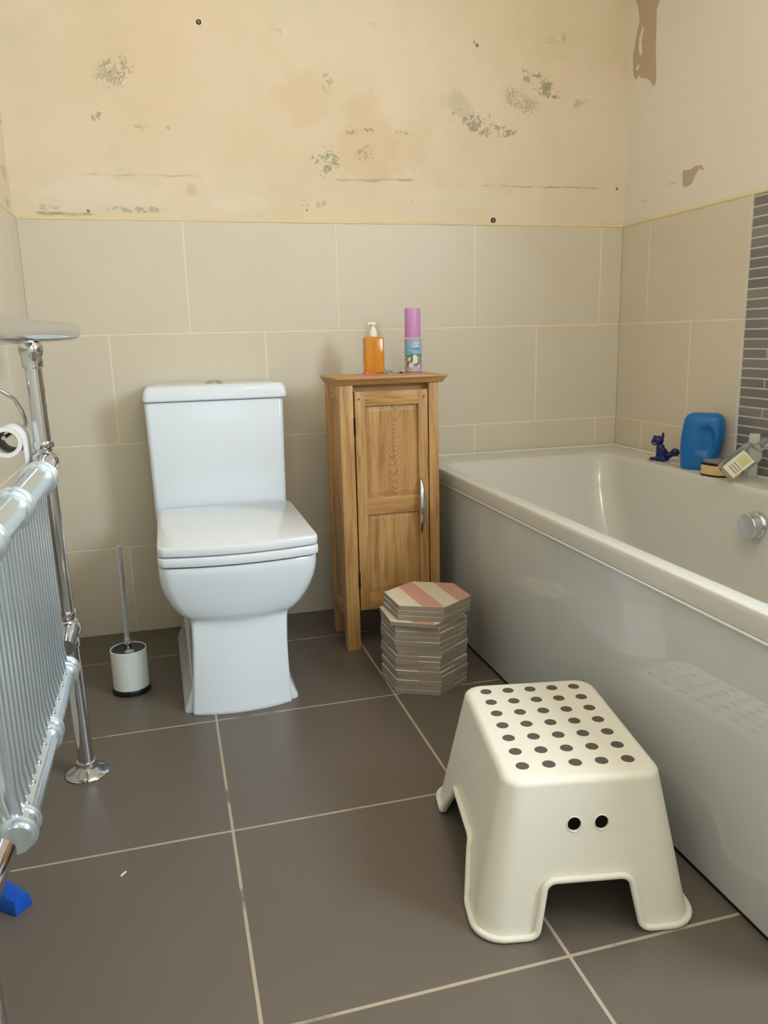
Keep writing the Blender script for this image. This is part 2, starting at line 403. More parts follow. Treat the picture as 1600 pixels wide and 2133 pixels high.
def window(name, axis, a0, a1, z0, z1, p0, p1):
    bm = bmesh.new(); fr = .045
    def bx(a, b, c, d):
        if axis == 'Y': box(bm, p0, p1, a, b, c, d)
        else: box(bm, a, b, p0, p1, c, d)
    bx(a0, a1, z0, z0+fr); bx(a0, a1, z1-fr, z1); bx(a0, a0+fr, z0+fr, z1-fr); bx(a1-fr, a1, z0+fr, z1-fr)
    w_ = tag(obj(name, bm, M_WOODW, bevel=.003, seg=1), kind='structure')
    return w_
window('window_1', 'Y', wy0, wy1, wz0, wz1, W+.03, W+.08)
window('window_2', 'X', .3, 1.2, 1.2, 2.1, YF-.07, YF-.02)
# cream bead along the top of the tiling
def bead(parent, pts):
    bm = bmesh.new(); P = [Vector(p) for p in pts]
    n = 40; path = [P[0].lerp(P[1], k/n) for k in range(n+1)]
    rs = [.0055+.0018*random.random() for _ in path]
    tube(bm, path, rs, 10)
    obj('edge_bead', bm, M_CAULK, parent, smooth=60)
bead(wb, [(-.004, .004, T+.001), (W+.004, .004, T+.001)])
bead(wr, [(W+.004, .004, T+.001), (W+.004, -1.9, T+.001)])
bead(wl, [(-.004, .004, T+.001), (-.004, -1.9, T+.001)])
# metal-grey mosaic panel and its pale vertical edge trim
bm = bmesh.new(); zrow = .52; k = 0
while zrow < T-.004:
    z1 = min(zrow+.0232, T-.003)
    y = MY-.010-(.07 if k % 2 else .0)
    cuts = [MY-.010]; c = MY-.010-(.095+.05*((k*7) % 3))
    while c > -1.95: cuts.append(c); c -= .19
    cuts.append(-1.95)
    for a, b in zip(cuts, cuts[1:]): box(bm, W, W+.008, b+.0016, a-.0016, zrow, z1)
    zrow += .0272; k += 1
obj('mosaic_panel', bm, M_MOSAIC, wr, bevel=.0006, seg=1)
obj('mosaic_grout', B(W+.0004, W+TT, -1.95, MY-.008, .50, T-.002), M_MGROUT, wr)
obj('edge_trim', B(W-.0015, W+.004, MY-.0085, MY-.0005, .50, T), plain('pale_trim_strip', (216, 210, 196), .45), wr)
# fallen-off paint on the right wall
def flake(name, parent, pts, mat, d, th=.0012):
    bm = bmesh.new(); a = [(W+TT-d, y, z) for y, z in pts]; b = [(W+TT-d-th, y, z) for y, z in pts]
    va = [bm.verts.new(p) for p in a]; vb = [bm.verts.new(p) for p in b]; n = len(a)
    bm.faces.new(va); bm.faces.new(vb[::-1])
    for i in range(n): bm.faces.new((va[i], vb[i], vb[(i+1) % n], va[(i+1) % n]))
    return obj(name, bm, mat, parent)
STRIP = [(-.001, 2.2), (-.001, 2.057), (-.0089, 1.9986), (-.0251, 1.9713), (-.0371, 1.9244), (-.0297, 1.9126), (-.0228, 1.8934), (-.0142, 1.8601), (-.0054, 1.8264), (-.0124, 1.7728), (-.0283, 1.752), (-.0415, 1.7642), (-.0624, 1.7479), (-.0849, 1.7414), (-.1075, 1.7305), (-.134, 1.7015), (-.1456, 1.7195), (-.135, 1.814), (-.1307, 1.9263), (-.1442, 1.9487), (-.1446, 2.0026), (-.15, 2.2)]
flake('bare_plaster_strip', wr, STRIP, M_BROWN, 0)
flake('paint_flake', wr, [(-.0579, 1.9058), (-.0643, 1.8937), (-.0532, 1.8618), (-.0618, 1.8232), (-.0484, 1.8188), (-.0379, 1.8452), (-.0412, 1.8729)], M_PLASTER_R, .0012, .001)
flake('paint_flake', wr, [(-.039, 1.7956), (-.0507, 1.7891), (-.0376, 1.7786), (-.0259, 1.7835)], M_PLASTER_R, .0012, .001)
flake('bare_plaster_patch', wr, [(-.3119, 1.4123), (-.3536, 1.4077), (-.3731, 1.4141), (-.4017, 1.4101), (-.4141, 1.3975), (-.4087, 1.3952), (-.394, 1.4032), (-.3806, 1.3956), (-.3703, 1.3839), (-.3575, 1.3656), (-.3285, 1.3611), (-.3146, 1.3699)], M_BROWN, 0)
# old screw plugs in the back wall
M_PLUG = plain('grey_wall_plug', (120, 112, 92), .6)
for (x, z, r) in [(.554, 1.838, .0075), (1.424, 1.833, .005), (1.4145, 1.842, .003), (1.483, 1.3035, .009), (.198, 1.312, .004), (1.947, 1.414, .0045), (.85, 1.325, .003)]:
    bm = bmesh.new(); lathe(bm, (x, TT+.003, z), [(r, 0), (r, .0034), (r*.55, .0036), (r*.5, .0012)], 16, (0, -1, 0), True, True)
    h = obj('screw_hole', bm, M_DARK, wb, smooth=50)
    if r > .007:
        bm = bmesh.new(); lathe(bm, (x-r*.2, TT+.001, z+r*.1), [(r*.5, 0), (r*.5, .006)], 12, (0, -1, 0)); obj('wall_plug', bm, M_PLUG, h, smooth=50)
# unseen ceiling lamp, shaped as a globe to light the upper walls
t_ = thing('ceiling_light', (LAMP[0], LAMP[1], CEIL), 'unseen ceiling light, made a white glass globe to brighten the upper walls', 'ceiling light')
bm = bmesh.new(); lathe(bm, (LAMP[0], LAMP[1], CEIL), [(.055, 0), (.055, -.010), (.045, -.016), (.012, -.020), (.010, -.092), (.034, -.096), (.034, -.112)], 32); obj('lamp_fitting', bm, M_CHROME, t_, smooth=50)
tt_ = NT('lit_globe'); tt_.set(Base_Color=(.9, .9, .88, 1), Emission_Color=(1, .82, .62, 1), Emission_Strength=LAMP_STRENGTH)
bm = bmesh.new(); ellipsoid(bm, LAMP, (.07, .07, .07), 24); obj('glass_globe', bm, tt_.m, t_, smooth=180)

# ------------------------------------------------------------------ toilet
TO = thing('toilet', (.513, -.35, 0), 'white close-coupled toilet with square closed lid standing against the tiled back wall', 'toilet')
def dloop(cx, hw, yf, yb, r, bulge, z, n=8, m=10, skew=0):
    """plan outline of the pan: rounded rectangle with a bulged front edge"""
    pts = rrect(cx-hw, cx+hw, yf, yb, r, z, n)
    # subdivide the front edge (between the 3rd and the 4th corner)
    k = 3*(n+1); a = pts[k-1]; b = pts[k]
    ins = [(a[0]+(b[0]-a[0])*i/(m+1), a[1], z) for i in range(1, m+1)]
    pts = pts[:k]+ins+pts[k:]
    out = []
    for x, y, zz in pts:
        u = max(-1, min(1, (x-cx)/hw)); tt = max(0, (yb-y)/(yb-yf))**1.5
        out.append((x, y-bulge*(1-u*u)*tt+skew*u*tt, zz))
    return out
bm = bmesh.new(); L = []
for z, hw, cx, yf, r, bu in [(0, .1265, .503, -.672, .007, .022), (.004, .1275, .503, -.674, .007, .022), (.010, .127, .503, -.673, .007, .022), (.05, .1245, .504, -.670, .007, .020), (.12, .1215, .506, -.665, .007, .016), (.17, .120, .508, -.660, .007, .014),
                           (.215, .1205, .510, -.655, .007, .014), (.232, .1215, .511, -.652, .009, .016), (.2405, .1245, .512, -.650, .014, .02), (.246, .130, .513, -.651, .020, .022)]:
    L.append(dloop(cx, hw, yf, -.03, r, bu, z))
for z, hw in [(.249, .136), (.2535, .1420), (.260, .1490), (.270, .1580), (.284, .1675), (.300, .1765), (.318, .1845), (.336, .1905), (.354, .1945), (.372, .1960)]:
    u = max(0, (z-.25)/.122); L.append(dloop(.5135+.005*u, hw, -.652-.020*u**.6, -.03, .024+.006*u, .022+.004*u, z))
L.append(dloop(.5185, .1962, -.672, -.03, .03, .026, .386)); L.append(dloop(.5185, .1945, -.670, -.03, .03, .026, .3905))
loft(bm, L); obj('bowl', bm, M_CERAMIC, TO, smooth=38)
bm = bmesh.new(); ls = []
for z, g_ in [(0, 0), (.006, .0), (.012, .002), (.024, .008), (.040, .014), (.060, .020), (.075, .0235)]:
    l = dloop(.5035, .1465-g_, -.655, -.10, .012, .006, z)
    ls.append([(.5035+(x-.5035)*(1+.055*min(1, max(0, (y+.655)/.4))), y, z_) for x, y, z_ in l])
loft(bm, ls); obj('foot_flange', bm, M_CERAMIC, TO, smooth=40)
def slab(name, z0, z1, hw, yf, yb, mat, e=.004, r=.018, bu=.028, crown=.0, parent=TO):
    bm = bmesh.new(); c = .5205
    ls = [dloop(c, hw-e, yf+e, yb, r, bu, z0), dloop(c, hw-e*.3, yf+e*.3, yb, r, bu, z0+e*.3), dloop(c, hw, yf, yb, r, bu, z0+e), dloop(c, hw, yf, yb, r, bu, z1-e), dloop(c, hw-e*.3, yf+e*.3, yb, r, bu, z1-e*.3), dloop(c, hw-e, yf+e, yb, r, bu, z1)]
    if crown: ls.append(dloop(c, hw-.03, yf+.03, yb, r, bu, z1+crown))
    loft(bm, ls); return obj(name, bm, mat, parent, smooth=35)
slab('seat', .3945, .4175, .1985, -.676, -.212, M_SEATPL)
slab('seat_lid', .4205, .4435, .1975, -.675, -.205, M_SEATPL)
bm = bmesh.new()
for x in (.42, .62):
    bm = bmesh.new(); lathe(bm, (x-.02, -.205, .413), [(.010, 0), (.010, .04)], 20, (1, 0, 0)); obj('seat_hinge', bm, M_CHROME, TO, smooth=50)
bm = bmesh.new(); ls = []
for z, dx, dy in [(.3905, .008, .006), (.395, .002, .002), (.41, 0, 0), (.60, -.002, -.001), (.752, -.005, -.002), (.757, -.003, 0)]:
    ls.append(rrect(.316+dx, .711-dx, -.192+dy, -.014, .014, z))
loft(bm, ls); obj('cistern', bm, M_CERAMIC, TO, smooth=35)
bm = bmesh.new(); ls = []
for z, d in [(.759, .006), (.760, .003), (.763, .0), (.772, .0), (.790, .004), (.799, .009), (.803, .016), (.8045, .05)]:
    ls.append(rrect(.308+d, .727-d, -.203+d, -.010-min(d, .01)*0, .014, z))
loft(bm, ls); cl = obj('cistern_lid', bm, M_CERAMIC, TO, smooth=35)
bm = bmesh.new(); lathe(bm, (.519, -.105, .803), [(.027, 0), (.027, .004), (.023, .0075), (.022, .0072), (.021, .006)], 40); fb = obj('flush_button', bm, M_CHROME, cl, smooth=45)
bm = bmesh.new(); lathe(bm, (.519, -.105, .808), [(.019, 0), (.019, .004), (.015, .006), (.0, .007)], 32); obj('flush_push_plate', bm, M_CHROME, cl, smooth=60)

# ------------------------------------------------------------------ oak cabinet
CB = thing('bathroom_cabinet', (1.0, -.25, 0), 'narrow tall oak cabinet with panelled door and chrome handle between toilet and bath', 'cabinet')
X0, X1, Y0, Y1, ZT = .846, 1.142, -.392, -.182, .797
bm = bmesh.new()
ls = [[(X0-.012+e, Y0-.014+e, z), (X1+.024-e, Y0-.014+e, z), (X1+.024-e, Y1+.012, z), (X0-.012+e, Y1+.012, z)] for z, e in ((ZT, .012), (ZT+.014, .003), (ZT+.017, 0), (ZT+.0225, .0))]
loft(bm, ls); obj('cabinet_top', bm, M_OAKX, CB, bevel=.0015)
PW = .040
for (x, y) in ((X0, Y0), (X1-.030, Y0), (X0, Y1-PW), (X1-.030, Y1-PW)):
    w_ = PW if x == X0 else .030
    obj('leg', B(x, x+w_, y, y+PW, 0, ZT), M_OAKZ, CB, bevel=.002)
for x in (X0, X1-.022):
    s = obj('side_panel', B(x+.007, x+.016, Y0+PW, Y1-PW, .135, .76), M_OAKS, CB)
    obj('side_rail', B(x+.003, x+.020, Y0+PW-.001, Y1-PW+.001, .755, ZT), M_OAKY, CB, bevel=.001)
    obj('side_rail', B(x+.003, x+.020, Y0+PW-.001, Y1-PW+.001, .095, .14), M_OAKY, CB, bevel=.001)
obj('back_panel', B(X0+PW, X1-.03, Y1-.014, Y1-.006, .10, ZT), M_OAKS, CB)
obj('bottom_board', B(X0+.02, X1-.02, Y0+.02, Y1-.01, .118, .132), M_OAKX, CB)
obj('top_rail', B(X0+PW-.001, X1-.029, Y0+.030, Y0+.046, .772, ZT), M_OAKX, CB)
DX0, DX1, DZ0, DZ1 = X0+PW+.004, X1-.0335, .126, .779
yd = Y0+.001
door = obj('door', B(DX0+.001, DX1-.001, yd+.010, yd+.016, DZ0+.002, DZ1-.002), M_OAKS, CB)
st = .030
obj('door_stile', B(DX0, DX0+st, yd, yd+.018, DZ0, DZ1), M_OAKZ, door, bevel=.0015)
obj('door_stile', B(DX1-.0285, DX1, yd, yd+.018, DZ0, DZ1), M_OAKZ, door, bevel=.0015)
for z0, z1, nm in ((DZ1-.042, DZ1, 'door_rail'), (.418, .468, 'door_rail'), (DZ0, DZ0+.05, 'door_rail')):
    obj(nm, B(DX0+st-.0005, DX1-.028, yd+.001, yd+.018, z0, z1), M_OAKX, door, bevel=.0015)
for z0, z1 in ((.475, .729), (.184, .411)):
    bm = bmesh.new(); a = (DX0+st, DX1-.0285, z0-.008, z1+.008); b = (DX0+st+.012, DX1-.0405, z0+.008, z1-.008)
    ya, yb_ = yd+.0105, yd+.0075
    loft(bm, [[(a[0], yd+.012, a[2]), (a[1], yd+.012, a[2]), (a[1], yd+.012, a[3]), (a[0], yd+.012, a[3])], [(a[0], ya, a[2]), (a[1], ya, a[2]), (a[1], ya, a[3]), (a[0], ya, a[3])], [(b[0], yb_, b[2]), (b[1], yb_, b[2]), (b[1], yb_, b[3]), (b[0], yb_, b[3])]])
    obj('door_panel', bm, M_OAKP if z0 > .4 else M_OAKQ, door)
for z in (.681, .221):
    bm = bmesh.new(); lathe(bm, (DX0-.0022, yd-.001, z-.024), [(.0032, 0), (.0032, .048)], 12); obj('hinge', bm, M_HINGE, door, smooth=50)
for x in (DX0+.012, DX1-.012):
    bm = bmesh.new(); lathe(bm, (x, yd+.0005, .757), [(.003, 0), (.003, .0012)], 12, (0, -1, 0)); obj('dowel_plug', bm, plain('dark_dowel', (112, 72, 40), .6), door, smooth=50)
# bow handle: a flat blade swelling in the middle
bm = bmesh.new(); ls = []
for k in range(25):
    u = k/24; z = .350+.168*u; b_ = math.sin(PI*u); hw = .0015+.0075*b_**.8; yy = yd-.003-.022*b_**.7
    ls.append([(1.0835+hw*math.cos(a), yy+.0032*math.sin(a)*(.4+b_*.6), z) for a in [2*PI*i/16 for i in range(16)]])
loft(bm, ls)
for z in (.357, .511): lathe(bm, (1.0835, yd+.001, z), [(.0035, 0), (.0035, .010)], 12, (0, -1, 0))
obj('handle', bm, M_CHROME, door, smooth=60)

# ------------------------------------------------------------------ things on the cabinet
CT = ZT+.0225
SD = thing('soap_dispenser', (1.0, -.20, CT), 'clear pump bottle of orange liquid soap with white pump on the oak cabinet', 'soap dispenser')
bm = bmesh.new(); ls = []
for z, e in ((0, .004), (.003, .001), (.006, 0), (.104, 0), (.109, .002), (.111, .006), (.1125, .016)): ls.append(rrect(-.030+e, .030-e, -.019+min(e, .012), .019-min(e, .012), .0065, z))
loft(bm, ls); bo = obj('bottle', bm, M_AMBER, SD, local=True, smooth=40)
bm = bmesh.new(); lathe(bm, (0, 0, .111), [(.0125, 0), (.0130, .003), (.0130, .012), (.0115, .016), (.006, .028), (.0055, .034)], 28); obj('pump_collar', bm, M_PUMP, SD, local=True, smooth=40)
bm = bmesh.new(); lathe(bm, (0, 0, .144), [(.006, 0), (.010, .002), (.0105, .008), (.007, .011), (.001, .0115)], 24); tube(bm, [(0, 0, .151), (-.008, -.006, .1515), (-.017, -.012, .150), (-.020, -.014, .145)], [.0045, .0042, .0038, .0032], 12); obj('pump_nozzle', bm, M_PUMP, SD, local=True, smooth=50)
bm = bmesh.new(); tube(bm, [(0, 0, .008), (0, 0, .113)], .0026, 10); obj('dip_tube', bm, plain('dip_tube_plastic', (150, 80, 20), .3), SD, local=True, smooth=50)
SP = thing('aerosol_can', (1.130, -.19, CT), 'tall slim aerosol can with lilac cap and sky blue floral print on the oak cabinet', 'aerosol can')
bm = bmesh.new(); lathe(bm, (0, 0, 0), [(.024, 0), (.0262, .001), (.0262, .004), (.0262, .097), (.0255, .101), (.024, .103)], 36); obj('can_body', bm, plain('pink_can_metal', (196, 150, 178), .3, .3), SP, local=True, smooth=40)
bm = bmesh.new(); lathe(bm, (0, 0, .003), [(.0266, 0), (.0266, .098)], 40); lb = obj('printed_label', bm, M_CAN, SP, local=True, smooth=40)
bm = bmesh.new()
def on_can(a, z, r=.0269): return (r*math.sin(a), -r*math.cos(a), z)
def badge(a0, zc, ra, rz, mat, nm, lift):
    bm = bmesh.new(); n = 20; c = bm.verts.new(on_can(a0, zc, .0267+lift)); vs = [bm.verts.new(on_can(a0+ra*math.cos(2*PI*k/n), zc+rz*math.sin(2*PI*k/n), .0267+lift)) for k in range(n)]
    for k in range(n): bm.faces.new((c, vs[k], vs[(k+1) % n]))
    obj(nm, bm, mat, lb, local=True, smooth=60)
badge(.12, .083, .55, .009, plain('white_print', (206, 210, 206), .4), 'printed_badge', .0003)
badge(.10, .072, .60, .0035, plain('blue_print', (92, 132, 190), .4), 'printed_stripe', .0005)
badge(-.10, .040, .34, .014, plain('white_flower_print', (226, 222, 206), .4), 'printed_flower', .0003)
badge(-.55, .022, .30, .008, plain('white_flower_print', (226, 220, 212), .4), 'printed_flower', .0003)
badge(-.42, .044, .07, .012, plain('dark_print', (84, 52, 62), .4), 'printed_stem', .0005)
bm = bmesh.new(); lathe(bm, (0, 0, .106), [(.0245, 0), (.0250, .002), (.0245, .050), (.0245, .082), (.0235, .087), (.0200, .089), (.0, .0895)], 40); obj('cap', bm, M_LILAC, SP, local=True, smooth=40)
bm = bmesh.new(); ls = []
for z, e in ((0, 0), (.004, .001), (.006, .006)): ls.append([(.018*math.cos(2*PI*k/14)*(1-e*20*.4)+(.003 if k % 3 else -.002), (.009+.003*math.sin(3*k))*math.sin(2*PI*k/14)*(1-e*20*.4), z) for k in range(14)])
loft(bm, ls); pk = obj('hair_clip', bm, M_PINK, smooth=60); pk.location = (.972, -.243, CT); tag(pk, 'small bright pink clip lying in front of the orange soap bottle', 'hair clip')
bm = bmesh.new(); tube(bm, [(.010*math.cos(a), .010*math.sin(a), .003+.0035*math.sin(a)) for a in [2*PI*k/28 for k in range(28)]], .0022, 10, closed=True)
tube(bm, [(-.008, .004, .004), (-.011, .005, .009), (-.010, .006, .013)], .0016, 8)
ht = obj('hair_tie', bm, plain('pale_blue_elastic', (142, 154, 160), .6), smooth=60); ht.location = (1.045, -.215, CT); tag(ht, 'small pale blue-grey hair tie beside the orange soap bottle', 'hair tie')
bm = bmesh.new(); ellipsoid(bm, (0, 0, .0028), (.006, .004, .003), 14); ellipsoid(bm, (.005, .001, .0022), (.003, .003, .0022), 12)
bd = obj('bead', bm, plain('dark_brown_bead', (96, 56, 32), .5), smooth=60); bd.location = (1.073, -.245, CT-.0002); tag(bd, 'tiny dark brown bead between the soap bottle and the aerosol can', 'bead')

# ------------------------------------------------------------------ bathtub
RZ = .518; XB, YE = 1.190, -1.82
BT = thing('bathtub', (1.58, -.9, 0), 'white built-in bathtub with glossy white side panel along the right wall', 'bathtub')
bm = bmesh.new(); e = .0045; xw, yw = W-e, -e
def R4(i, z, n=6): return rrect(XB+i, xw-i*.0, YE+i*.0, yw-i*.0, .004, z, n)
ls = [R4(.004, RZ-.040), R4(.0005, RZ-.039), R4(0, RZ-.036), R4(0, RZ-.010), R4(.001, RZ-.0025), R4(.003, RZ-.0006), R4(.006, RZ)]
def inner(a, z, r): return rrect(1.226+a[0], 1.846-a[1], -1.70+a[2], -.155-a[3], r, z, 6)
ls += [inner((0, 0, 0, 0), RZ, .07), inner((.003, .002, .003, .003), RZ-.001, .07), inner((.007, .005, .007, .010), RZ-.006, .07), inner((.010, .008, .010, .018), RZ-.018, .075),
       inner((.016, .018, .02, .05), .42, .085), inner((.026, .032, .04, .12), .30, .10), inner((.040, .048, .06, .20), .20, .11), inner((.055, .065, .08, .26), .145, .12), inner((.09, .10, .12, .32), .118, .12), inner((.16, .17, .2, .42), .112, .10)]
loft(bm, ls, cap0=False); obj('tub', bm, M_BATH, BT, smooth=42)
pn = obj('bath_panel', B(XB+.010, XB+.022, YE, -.002, .010, RZ-.036), M_PANEL, BT, bevel=.001)
obj('panel_bead', B(XB-.0005, XB+.0115, YE, -.002, RZ-.0455, RZ-.0405), plain('white_panel_edge', (240, 238, 230), .3), BT, bevel=.002)
obj('panel_plinth', B(XB+.014, XB+.03, YE, -.002, 0, .012), M_BLACK, BT)
obj('end_panel', B(XB+.01, W-.002, YE, YE+.012, 0, RZ-.036), M_PANEL, BT)
bm = bmesh.new(); tube(bm, [(XB+.03, -.0075, RZ+.001), (W-.0075, -.0075, RZ+.001), (W-.0075, YE, RZ+.001)], .005, 8)
obj('sealant_bead', bm, plain('white_sealant', (222, 216, 200), .5), BT, smooth=60)
OV = (1.8275, -.925, .428)
bm = bmesh.new(); lathe(bm, OV, [(.036, 0), (.036, .006), (.033, .010), (.031, .011), (.031, .018), (.034, .020), (.034, .034), (.032, .036), (.0, .0365)], 40, (-1, 0, -.03))
ov = obj('overflow_cover', bm, M_CHROME, BT, smooth=40)
bm = bmesh.new(); lathe(bm, (1.53, -1.35, .1125), [(.034, 0), (.034, .002), (.028, .004), (.0, .0045)], 32); obj('drain_plug', bm, M_CHROME, BT, smooth=40)

# things on the bath ledge
bm = bmesh.new(); ls = []
HB = .168
for k in range(29):
    u = k/28; z = HB*u
    hw = .052-.004*(1-u)+.006*math.sin(PI*min(1, u*1.0))
    hd = .034+.004*math.sin(PI*u)
    if u > .86: s = math.sqrt(max(0, 1-((u-.86)/.14)**2)); hw = (hw-.012)*1+.012*s-.004*(1-s); hd = hd*(.35+.65*s)
    if u < .03: hw -= .003; hd -= .003
    cxx = .012*u**1.5
    if u > .1: hw_r = hw+.008*math.sin(PI*(u-.1)/.9)
    else: hw_r = hw
    l = []
    for i in range(72):
        a = 2*PI*i/72; p = 3.2
        cx_, sx_ = math.cos(a), math.sin(a)
        x = (abs(cx_)**(2/p))*(1 if cx_ > 0 else -1); y = (abs(sx_)**(2/p))*(1 if sx_ > 0 else -1)
        X = cxx+x*(hw_r if x > 0 else hw); Y = y*hd
        # oval grip dent on the front
        q = ((X-.028)/.023)**2+((z-.088)/.047)**2
        if Y < 0 and q < 1.0: Y += .012*min(1, (1-q)*2.2)
        l.append((X, Y, z))
    ls.append(l)
loft(bm, ls)
bb = obj('shampoo_bottle', bm, M_BLUE, smooth=50)
bb.location = (1.905, -.572, RZ+.0005); bb.rotation_euler.z = math.radians(-52)
tag(bb, 'big blue plastic bottle with oval grip dent on the bath ledge', 'bottle')

bm = bmesh.new()
def el(c, r, rot=None): ellipsoid(bm, c, r, 16, Euler(rot) if rot else None)
el((0, 0, .022), (.020, .017, .022)); el((-.006, 0, .040), (.014, .013, .018)); el((-.015, 0, .066), (.019, .016, .015)); el((-.026, -.002, .060), (.010, .009, .008))
el((.0, .0, .082), (.0045, .004, .011)); el((-.027, .004, .076), (.005, .004, .006)); el((.022, .0, .020), (.016, .010, .010), (0, -.35, 0)); el((.040, 0, .030), (.014, .012, .013))
el((-.012, -.008, .008), (.013, .007, .008)); el((-.028, -.008, .007), (.010, .006, .006)); el((.006, -.012, .007), (.012, .008, .007)); el((.012, .010, .008), (.010, .008, .008)); el((.004, -.014, .034), (.008, .007, .013), (.2, .5, 0))
me = bpy.data.meshes.new('toy_figure'); bm.to_mesh(me); bm.free()
TF = thing('toy_figure', (1.895, -.405, RZ+.0005), 'small dark blue animal toy standing on the bath ledge left of the blue bottle', 'toy', math.radians(-48))
tf = link('toy_body', me, M_NAVY, TF, local=True)
rm = tf.modifiers.new('r', 'REMESH'); rm.mode = 'VOXEL'; rm.voxel_size = .0015; sm = tf.modifiers.new('s', 'SMOOTH'); sm.iterations = 4
apply_mods(tf)
for p in tf.data.polygons: p.use_smooth = True
zmin = min(v.co.z for v in tf.data.vertices)
for v in tf.data.vertices: v.co.z -= zmin
bm = bmesh.new(); ellipsoid(bm, (-.039, -.008, .007), (.006, .0055, .0055), 14); obj('toy_foot', bm, M_YELLOW, TF, local=True, smooth=60)['label'] = 'yellow foot tip'
bm = bmesh.new(); ellipsoid(bm, (-.021, -.014, .056), (.008, .0045, .006), 14); obj('toy_face', bm, plain('grey_green_plastic', (70, 92, 96), .4), TF, local=True, smooth=60)

# scouring sponge: peanut outline, dark base, tan foam, grey top
SG = thing('bath_sponge', (1.880, -.702, RZ), 'tan and black waisted sponge with grey scalloped top lying in front of the blue bottle', 'sponge', math.radians(-48))
SG.scale = (1.12, 1.12, 1.05)
def peanut(s, z, wob=0):
    out = []
    for k in range(64):
        a = 2*PI*k/64; r = 1+.20*math.cos(2*a)+wob*math.cos(6*a)
        out.append((.039*s*r*math.cos(a), .024*s*(1.05-.10*math.cos(2*a))*math.sin(a)*(1-.12*math.cos(a)**4)+0, z))
    return out
bm = bmesh.new(); loft(bm, [peanut(.97, 0), peanut(1.0, .002), peanut(1, .005)]); obj('sponge_base', bm, M_BLACK, SG, local=True, smooth=50)
bm = bmesh.new(); loft(bm, [peanut(.97, .005), peanut(.99, .012), peanut(.98, .026), peanut(.96, .030)]); obj('foam_body', bm, M_TAN, SG, local=True, smooth=50)
bm = bmesh.new(); loft(bm, [peanut(.97, .030, .03), peanut(.99, .032, .05), peanut(.97, .036, .05)]); obj('rubber_edge', bm, M_BLACK, SG, local=True, smooth=50)
bm = bmesh.new(); loft(bm, [peanut(.84, .035, .05), peanut(.84, .042, .07), peanut(.76, .045, .07)]); obj('scourer_top', bm, M_SILVERGREY, SG, local=True, smooth=50)

# clear bottle lying askew, with a label
CBT = thing('clear_bottle', (1.868, -.806, RZ), 'clear plastic bottle with white label lying tilted on the bath ledge beside the mosaic', 'bottle')
az = Vector((.56, -.46, .69)).normalized(); ax_ = Vector((.62, .74, -.02)); ax_ = (ax_-az*ax_.dot(az)).normalized(); ay_ = az.cross(ax_)
q = Matrix((ax_, ay_, az)).transposed().to_4x4()
bm = bmesh.new(); ls = []
for z, s in ((-.060, .80), (-.058, .95), (-.054, 1), (.030, 1), (.040, .93), (.046, .7), (.050, .42), (.064, .40)): ls.append(rrect(-.022*s, .022*s, -.030*s, .030*s, .012*s, z))
loft(bm, ls); bm.transform(Matrix.Translation((0, 0, .0625)) @ q); obj('bottle_body', bm, M_CLEAR, CBT, local=True, smooth=45)
bm = bmesh.new(); box(bm, -.0235, -.0226, -.021, .021, -.048, .020); bm.transform(Matrix.Translation((0, 0, .0625)) @ q); lab = obj('bottle_label', bm, M_LABEL, CBT, local=True)
bm = bmesh.new(); box(bm, -.0242, -.0236, -.014, .014, -.012, .016); bm.transform(Matrix.Translation((0, 0, .0625)) @ q); obj('label_print', bm, M_LABELG, lab, local=True)
bm = bmesh.new()
for z in (-.020, -.028, -.036): box(bm, -.0242, -.0236, -.016, .012, z, z+.003)
bm.transform(Matrix.Translation((0, 0, .0625)) @ q); obj('label_print', bm, plain('brown_print', (168, 144, 120), .5), lab, local=True)
bm = bmesh.new(); lathe(bm, (0, 0, .062), [(.013, 0), (.013, .016), (.012, .018)], 24); bm.transform(Matrix.Translation((0, 0, .0625)) @ q); obj('bottle_cap', bm, M_CLEAR, CBT, local=True, smooth=45)
bm = bmesh.new(); ls = [rrect(-.012, .012, -.009, .009, .004, 0), rrect(-.014, .014, -.010, .010, .005, .004), rrect(-.014, .014, -.010, .010, .005, .070), rrect(-.0145, .0145, -.0105, .0105, .005, .071), rrect(-.0145, .0145, -.0105, .0105, .005, .118), rrect(-.013, .013, -.009, .009, .004, .122)]
loft(bm, ls); tb = obj('plastic_tube', bm, M_TUBE, smooth=40); tb.location = (1.950, -.748, RZ+.0005); tb.rotation_euler.z = math.radians(-40); tag(tb, 'slim pale grey upright tube standing before the grey mosaic strips', 'tube')

# ------------------------------------------------------------------ stack of hexagonal tiles
N, THK, S6 = 18, .0136, .119
hc = Vector((1.003, -.648)); ang0 = math.radians(-26.8)
def hexpts(s, a=0): return [(s*math.cos(a+PI/3*k), s*math.sin(a+PI/3*k)) for k in range(6)]
def clip(poly, nx, ny, lo, hi):
    def cut(ps, sgn, lim):
        out = []
        for i, p in enumerate(ps):
            q_ = ps[(i+1) % len(ps)]; dp = sgn*(p[0]*nx+p[1]*ny)-lim; dq = sgn*(q_[0]*nx+q_[1]*ny)-lim
            if dp <= 0: out.append(p)
            if dp*dq < 0: tt = dp/(dp-dq); out.append((p[0]+(q_[0]-p[0])*tt, p[1]+(q_[1]-p[1])*tt))
        return out
    return cut(cut(poly, 1, hi), -1, -lo)
ORD = ['top', 'second', 'third', 'fourth', 'fifth', 'sixth', 'seventh', 'eighth', 'ninth', 'tenth', 'eleventh', 'twelfth', 'thirteenth', 'fourteenth', 'fifteenth', 'sixteenth', 'seventeenth', 'lowest']
mesh_cache = {}
